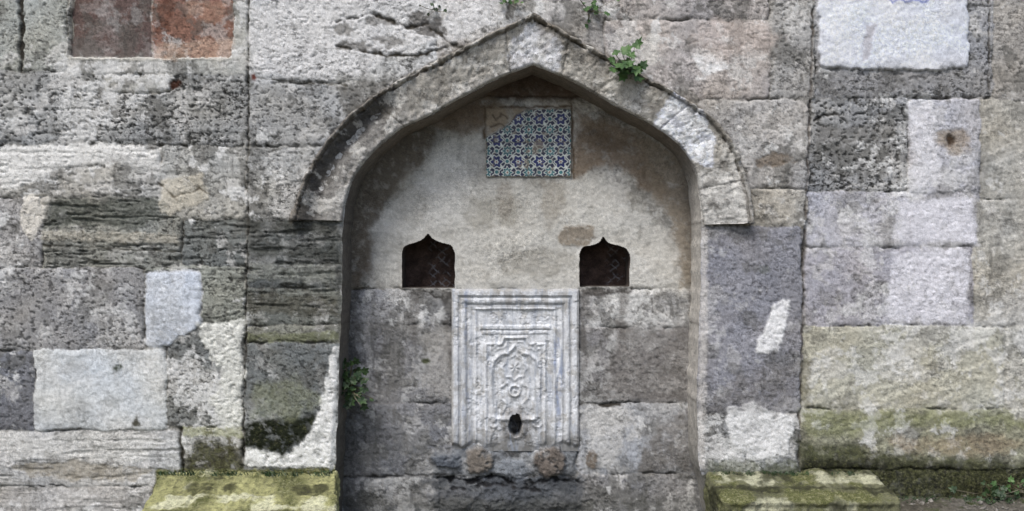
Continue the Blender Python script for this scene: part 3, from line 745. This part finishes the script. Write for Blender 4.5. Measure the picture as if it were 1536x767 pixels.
PP(sstep(1.6,.9,q),(112,106,100),.65)
PP(np.clip(hm*1.4,0,1),(16,14,13),.98)
PP(sstep(60,20,np.hypot(U-773,V-650))*sstep(-.1,.25,fbm(U,V,14,5,327,.65)),(102,98,92),.8)
PP(sstep(-2,-9,sc)*sstep(-.1,.5,fbm(U,V,14,4,331)),(172,174,176),.5)
PP(sstep(480,455,V)*sstep(-.1,.3,fbm(U,V/2,14,4,328))*(U>730)*(U<850),(138,133,125),.55)
PP(sstep(636,674,V+14*fbm(U,V,16,5,329)),(102,101,98),.8)
PP(sstep(4,1.5,e-0)*1.0,(138,134,126),.5)
PP(np.exp(-((e-12)/1.6)**2)+np.exp(-((e-23.5)/1.6)**2),(116,116,114),.5)
heightfield('marble_fountain_panel',um,vm,Hm,ND,C,np.stack([0*U,0*U+.2,0*U],-1),MARBLE,parent=F,skirt=ND+.03)

# ---- glazed tile panel : repeating rosette-and-scroll pattern
ut=np.arange(724,864,.55); vt=np.arange(156,274,.55); U,V=np.meshgrid(ut,vt)
KP=np.array(dens([(729,266),(729,206),(748,196),(764,186),(774,172),(790,164),(857,163),(857,266),(729,266)],3)[:-1])
PD=32.0
Uq=U+1.1*fbm(U,V,14,3,400);Vq=V+1.1*fbm(U,V,14,3,401)
def cell(ou,ov):
    a=(Uq-729+ou)%PD-PD/2; b=(Vq-163+ov)%PD-PD/2; return np.hypot(a,b),np.arctan2(b,a),a,b
r1,t1,a1,b1=cell(0,0); r2,t2,a2,b2=cell(PD/2,PD/2); r3,t3,_,_=cell(PD/2,0); r4,t4,_,_=cell(0,PD/2)
C=lin((26,32,64))*np.ones(U.shape+(1,))
WT=(206,212,206); 
wv=np.abs(np.sin(2*np.pi*(Uq-729)/PD*1.0+1.6*np.sin(2*np.pi*(Vq-163)/PD)))
PP(sstep(.30,.16,wv),WT,.9)
wv=np.abs(np.sin(2*np.pi*(Vq-163)/PD+1.6*np.sin(2*np.pi*(Uq-729)/PD)))
PP(sstep(.28,.15,wv),WT,.85)
for r,t,k,R in ((r1,t1,6,8.0),(r2,t2,8,6.5)):
    ed=R+1.5*np.cos(k*t)
    PP(sstep(.7,-.3,r-ed-1.4),WT,.95); PP(sstep(.5,-.3,r-ed+.2),(22,34,96) if k==6 else (46,104,112))
    PP(sstep(.5,-.3,r-2.9-.8*np.cos(k*t)),WT,.95); PP(sstep(.4,-.3,r-1.2),(130,66,52))
for r in (r3,r4):
    PP(sstep(.6,-.3,r-4.0),WT,.9); PP(sstep(.5,-.3,r-2.6),(48,108,114))
PP(sstep(1.1,.4,np.abs(U-792)),(80,74,66),.6)
PP(sstep(1.1,.4,np.abs(V-214)),(80,74,66),.5)
C=C*(1+.30*fbm(U,V,14,4,414))[...,None]
PP(sstep(.28,.42,fbm(U,V,16,5,410,.65)),(130,120,104),.75)
PP(sstep(4,-2,np.hypot(U-806,V-220)-8+8*fbm(U,V,12,4,411)),(138,126,106),.65)
PP(sstep(-.1,.5,fbm(U,V,40,4,416)),(70,72,78),.28)
se=sdf_poly(U,V,KP)[0]; PP(sstep(-3,0,se+2.5*fbm(U,V,8,3,412)),(106,96,82),.85)
Ht=.008+.0008*fbm(U,V,10,3,413)-.002*sstep(1.4,.3,np.abs(U-792))-.002*sstep(1.4,.3,np.abs(V-214))
heightfield('glazed_tile_panel',ut,vt,Ht,ND,C,np.zeros(U.shape+(3,)),TILE,keep=KP,skirt=ND+.004)

# ---------------- rough blocks -----------------
import bmesh
def n3(p,sc,o,seed): return (fbm(p[:,0],p[:,1],sc,o,seed)+fbm(p[:,1],p[:,2],sc,o,seed+50)+fbm(p[:,2],p[:,0],sc,o,seed+90))*.6
def rough_block(name,x0,x1,y0,y1,z0,z1,step,r,amp,colf,shear=0,drop=0,seed=1,parent=None):
    bm=bmesh.new()
    def face(o,a,b,la,lb):
        na=max(2,int(la/step));nb=max(2,int(lb/step)); g=[[bm.verts.new(Vector(o)+Vector(a)*la*i/na+Vector(b)*lb*j/nb) for j in range(nb+1)] for i in range(na+1)]
        for i in range(na):
            for j in range(nb): bm.faces.new((g[i][j],g[i+1][j],g[i+1][j+1],g[i][j+1]))
    w,dp,h=x1-x0,y1-y0,z1-z0
    face((x0,y0,z0),(1,0,0),(0,0,1),w,h); face((x0,y1,z0),(0,0,1),(1,0,0),h,w)
    face((x0,y0,z1),(1,0,0),(0,1,0),w,dp); face((x0,y0,z0),(0,1,0),(1,0,0),dp,w)
    face((x0,y0,z0),(0,0,1),(0,1,0),h,dp); face((x1,y0,z0),(0,1,0),(0,0,1),dp,h)
    bmesh.ops.remove_doubles(bm,verts=bm.verts,dist=1e-4); bmesh.ops.recalc_face_normals(bm,faces=bm.faces)
    me=bpy.data.meshes.new(name); bm.to_mesh(me); bm.free()
    n=len(me.vertices); co=np.zeros(n*3,np.float32); me.vertices.foreach_get('co',co); co=co.reshape(-1,3).astype(float)
    lo=np.array([x0+r,y0+r,z0+r]); hi=np.array([x1-r,y1-r,z1-r]); q=np.clip(co,lo,hi); dv=co-q; l=np.linalg.norm(dv,axis=1,keepdims=True); nrm=dv/np.maximum(l,1e-6)
    p=q+nrm*r
    p=p+nrm*(amp*n3(p,.16,5,seed)+amp*.5*n3(p,.03,3,seed+7))[:,None]
    t=(y1-p[:,1])/(y1-y0); p[:,0]+=shear*t; p[:,2]-=drop*t*((p[:,2]-z0)/(z1-z0))
    me.vertices.foreach_set('co',p.astype(np.float32).ravel())
    me.polygons.foreach_set('use_smooth',np.ones(len(me.polygons),bool))
    C,Mk=colf(p,nrm)
    for nm,A in (('Col',C),('Msk',Mk)):
        a=me.attributes.new(nm,'FLOAT_COLOR','POINT'); c=np.ones((n,4),np.float32); c[:,:3]=np.clip(A,0,.8); a.data.foreach_set('color',c.ravel())
    me.materials.append(STONE); me.update()
    ob=bpy.data.objects.new(name,me); bpy.context.scene.collection.objects.link(ob)
    if parent: ob.parent=parent
    return ob
def led_col(base,mossy,seed,pale):
    def f(p,nr):
        n=n3(p,.15,4,seed); C=lin(base)*(1+.35*n[:,None]+.25*n3(p,.02,2,seed+1)[:,None]); 
        m=sstep(.05,.3,n3(p,.18,6,seed+3))*pale; C=C*(1-.75*m[:,None])+lin((202,201,174))*.75*m[:,None]
        dk=sstep(.05,.3,n3(p,.16,6,seed+4)); C=C*(1-.8*dk[:,None])+lin((46,47,30))*.8*dk[:,None]
        mo=np.clip(mossy-.42*m-.15*dk+.9*n3(p,.2,5,seed+5),0,1)*(.6+.4*np.clip(nr[:,2],0,1))
        return C,np.stack([mo,0*mo+.5,0*mo+.1],-1)
    return f
rough_block('stone_ledge',X(240),X(505),-.52,.02,-.3,.178,.006,.024,.024,led_col((148,147,104),.52,500,.9),shear=.10,drop=.075,seed=510)
rough_block('stone_ledge',X(1060),X(1308),-.36,.02,-.3,.176,.006,.014,.018,led_col((104,104,82),.36,540,.7),shear=0,drop=.052,seed=550)

# ---------------- ground ----------------
gx=np.r_[-400,-150,-60,-25,-12,-8,np.arange(-5,5,.03),6,8,12,25,60,150,400]; gy=np.r_[-400,-150,-60,-25,-12,-8,-6,-5,np.arange(-4,.7,.03),1.5,3,8,25,60,150,400]
GX,GY=np.meshgrid(gx,gy)
near=sstep(6,4,np.abs(GX))*sstep(-5,-4,GY)
GZ=-.14+near*(.012*fbm(GX,GY,.5,4,600)+.004*fbm(GX,GY,.08,3,601))
GZ+=near*.185*sstep(1.55,1.85,GX+.05*fbm(GX,GY,.2,2,603))*sstep(-1.2,-.35,GY)
GZ+=near*.02*sstep(0.1,.5,fbm(GX,GY,.06,3,604))*sstep(1.6,1.9,GX)
idx=np.arange(GX.size).reshape(GX.shape)
Fg=np.stack([idx[:-1,:-1],idx[:-1,1:],idx[1:,1:],idx[1:,:-1]],-1).reshape(-1,4)
make_mesh('ground',np.stack([GX,GY,GZ],-1).reshape(-1,3),Fg,SOIL)
def gravel():
    bm=bmesh.new(); r=np.random.RandomState(5)
    for k in range(520):
        x=r.uniform(1.75,2.9); y=r.uniform(-.5,-.02); z=.045
        if k<60: x=r.uniform(-.85,.95); y=r.uniform(-.5,.2); z=-.135
        s=r.uniform(.003,.010)*(1 if r.rand()<.93 else 2.2)
        g=bmesh.ops.create_icosphere(bm,subdivisions=1,radius=s)
        sc=Vector(r.uniform(.6,1.3,3)); 
        for v in g['verts']:
            v.co=Vector((v.co.x*sc.x,v.co.y*sc.y,v.co.z*sc.z*.7))*(1+r.uniform(-.18,.18))+Vector((x,y,z+s*.2))
    me=bpy.data.meshes.new('gravel'); bm.to_mesh(me); bm.free()
    n=NT('gravel_stone'); m=n.fin(n.mix(n.mr(n.noise(30,2,.5),.35,.65),(0.06,.055,.045),(.30,.28,.25)),.9,.2,n.bump(n.noise(90,3,.6),.003)); me.materials.append(m)
    ob=bpy.data.objects.new('gravel',me); bpy.context.scene.collection.objects.link(ob)
gravel()

# ---------------- plants ----------------
LM=leaf_mat('ivy_leaf',(.03,.075,.02),(.09,.17,.05)); LD=leaf_mat('fern_leaf',(.018,.038,.015),(.045,.085,.028)); SM=leaf_mat('stem',(.06,.05,.03),(.09,.08,.04))
LEAF=[(0,0),(.22,-.06),(.5,.10),(.34,.30),(.42,.62),(.18,.62),(0,1.0),(-.18,.62),(-.42,.62),(-.34,.30),(-.5,.10),(-.22,-.06)]
def plant(name,u,v,d,n,spread,size,mat,seed,hang=0.0,up=0.0):
    r=np.random.RandomState(seed); vs_=[];fs=[];mi=[]
    root=Vector((X(u,d),d,Z(v,d)))
    for k in range(n):
        off=Vector((r.normal(0,spread[0]*.5),-abs(r.normal(.03,.025)),r.normal(0,spread[1]*.5)-hang+up))
        c=root+off; s=size*r.uniform(.55,1.2)
        nrm=Vector((r.normal(0,.45),-1,r.normal(.45,.45))).normalized()
        ang=r.uniform(0,2*math.pi) if r.rand()<.35 else math.atan2(-off.x,off.z+.02)+r.normal(0,.6)+ (math.pi if r.rand()<.4 else 0)
        tx=nrm.orthogonal().normalized(); tx=Matrix.Rotation(ang,3,nrm)@tx; ty=nrm.cross(tx)
        b=len(vs_); vs_.append(c+ty*s*.35-nrm*s*.10)
        for (a,q) in LEAF: vs_.append(c+tx*a*s+ty*q*s+nrm*(abs(a)*.18*s-.25*s*q*q*.3)*-1+nrm*s*.03*r.normal())
        m=len(LEAF)
        for i in range(m): fs.append((b,b+1+i,b+1+(i+1)%m)); mi.append(0)
        b=len(vs_); w=.0018; mid=(root+c)/2+Vector((0,-.012,-.01))
        for p in (root+Vector((0,.02,0)),mid,c): vs_+= [p+Vector((-w,0,0)),p+Vector((w,0,w)),p+Vector((0,-w,-w))]
        for q in (0,3):
            for i in range(3): fs.append((b+q+i,b+q+(i+1)%3,b+q+3+(i+1)%3,b+q+3+i)); mi.append(1)
    me=bpy.data.meshes.new(name); me.from_pydata([tuple(p) for p in vs_],[],fs); me.materials.append(mat); me.materials.append(SM)
    me.polygons.foreach_set('material_index',mi); me.update()
    ob=bpy.data.objects.new(name,me); bpy.context.scene.collection.objects.link(ob)
plant('ivy_plant',941,102,-.085,24,(.065,.085),.060,LM,1)
plant('ivy_plant',884,16,-.015,12,(.07,.07),.034,LM,2)
plant('ivy_plant',760,2,-.015,9,(.06,.03),.028,LM,3)
plant('ivy_plant',652,14,-.015,7,(.06,.03),.020,LD,4)
plant('wall_fern',524,577,.12,56,(.11,.11),.044,LD,5,hang=.01)
plant('weed_plant',1488,738,-.05,26,(.16,.05),.035,LD,6)
plant('weed_plant',1515,728,-.03,18,(.12,.06),.03,LM,7)
def tufts():
    r=np.random.RandomState(12); vs_=[];fs=[]
    spots=[]
    for _ in range(90): spots.append((X(r.uniform(245,505)),r.uniform(-.06,-.012),.165))
    for _ in range(60): spots.append((X(r.uniform(1065,1300)),r.uniform(-.05,-.012),.165))
    for _ in range(130): spots.append((r.uniform(1.8,2.8),r.uniform(-.12,-.015),.045))
    for (x,y,z) in spots:
        for k in range(5):
            h=r.uniform(.008,.026); dx,dy=r.normal(0,.012,2); w=.0016; b=len(vs_); ox,oy=r.normal(0,.008,2)
            vs_+= [(x+ox-w,y+oy,z),(x+ox+w,y+oy,z),(x+ox+dx*.5+w*.6,y+oy+dy*.5,z+h*.7),(x+ox+dx,y+oy+dy-.004,z+h)]
            fs+= [(b,b+1,b+2),(b,b+2,b+3)]
    me=bpy.data.meshes.new('grass_tufts'); me.from_pydata(vs_,[],fs); me.materials.append(LD); me.update()
    ob=bpy.data.objects.new('grass_tufts',me); bpy.context.scene.collection.objects.link(ob)
tufts()

# ---------------- light, sky, camera ----------------
w=bpy.data.worlds.new('World'); bpy.context.scene.world=w; w.use_nodes=True
nt=w.node_tree; bg=nt.nodes['Background']; sky=nt.nodes.new('ShaderNodeTexSky'); sky.sky_type='NISHITA'; sky.sun_disc=False
EL,AZ=56,208
sky.sun_elevation=math.radians(EL); sky.sun_rotation=math.radians(AZ); sky.air_density=1.0; sky.dust_density=3.0
nt.links.new(sky.outputs[0],bg.inputs[0]); bg.inputs[1].default_value=0.15
sl=bpy.data.lights.new('sun','SUN'); sl.energy=2.5; sl.angle=math.radians(22); sl.color=(1,.985,.96)
so=bpy.data.objects.new('sun',sl); bpy.context.scene.collection.objects.link(so)
dr=Vector((math.sin(math.radians(AZ))*math.cos(math.radians(EL)),math.cos(math.radians(AZ))*math.cos(math.radians(EL)),math.sin(math.radians(EL))))
so.rotation_euler=dr.to_track_quat('Z','Y').to_euler(); so.location=dr*10
cam=bpy.data.cameras.new('camera'); cam.sensor_width=36; cam.lens=36*D/(1536/S); cam.clip_end=2000
co=bpy.data.objects.new('camera',cam); bpy.context.scene.collection.objects.link(co)
co.location=(0,-D,ZC); co.rotation_euler=(math.radians(90),0,0)
sc=bpy.context.scene; sc.camera=co
sc.view_settings.view_transform='Standard'; sc.view_settings.look='None'; sc.view_settings.exposure=0
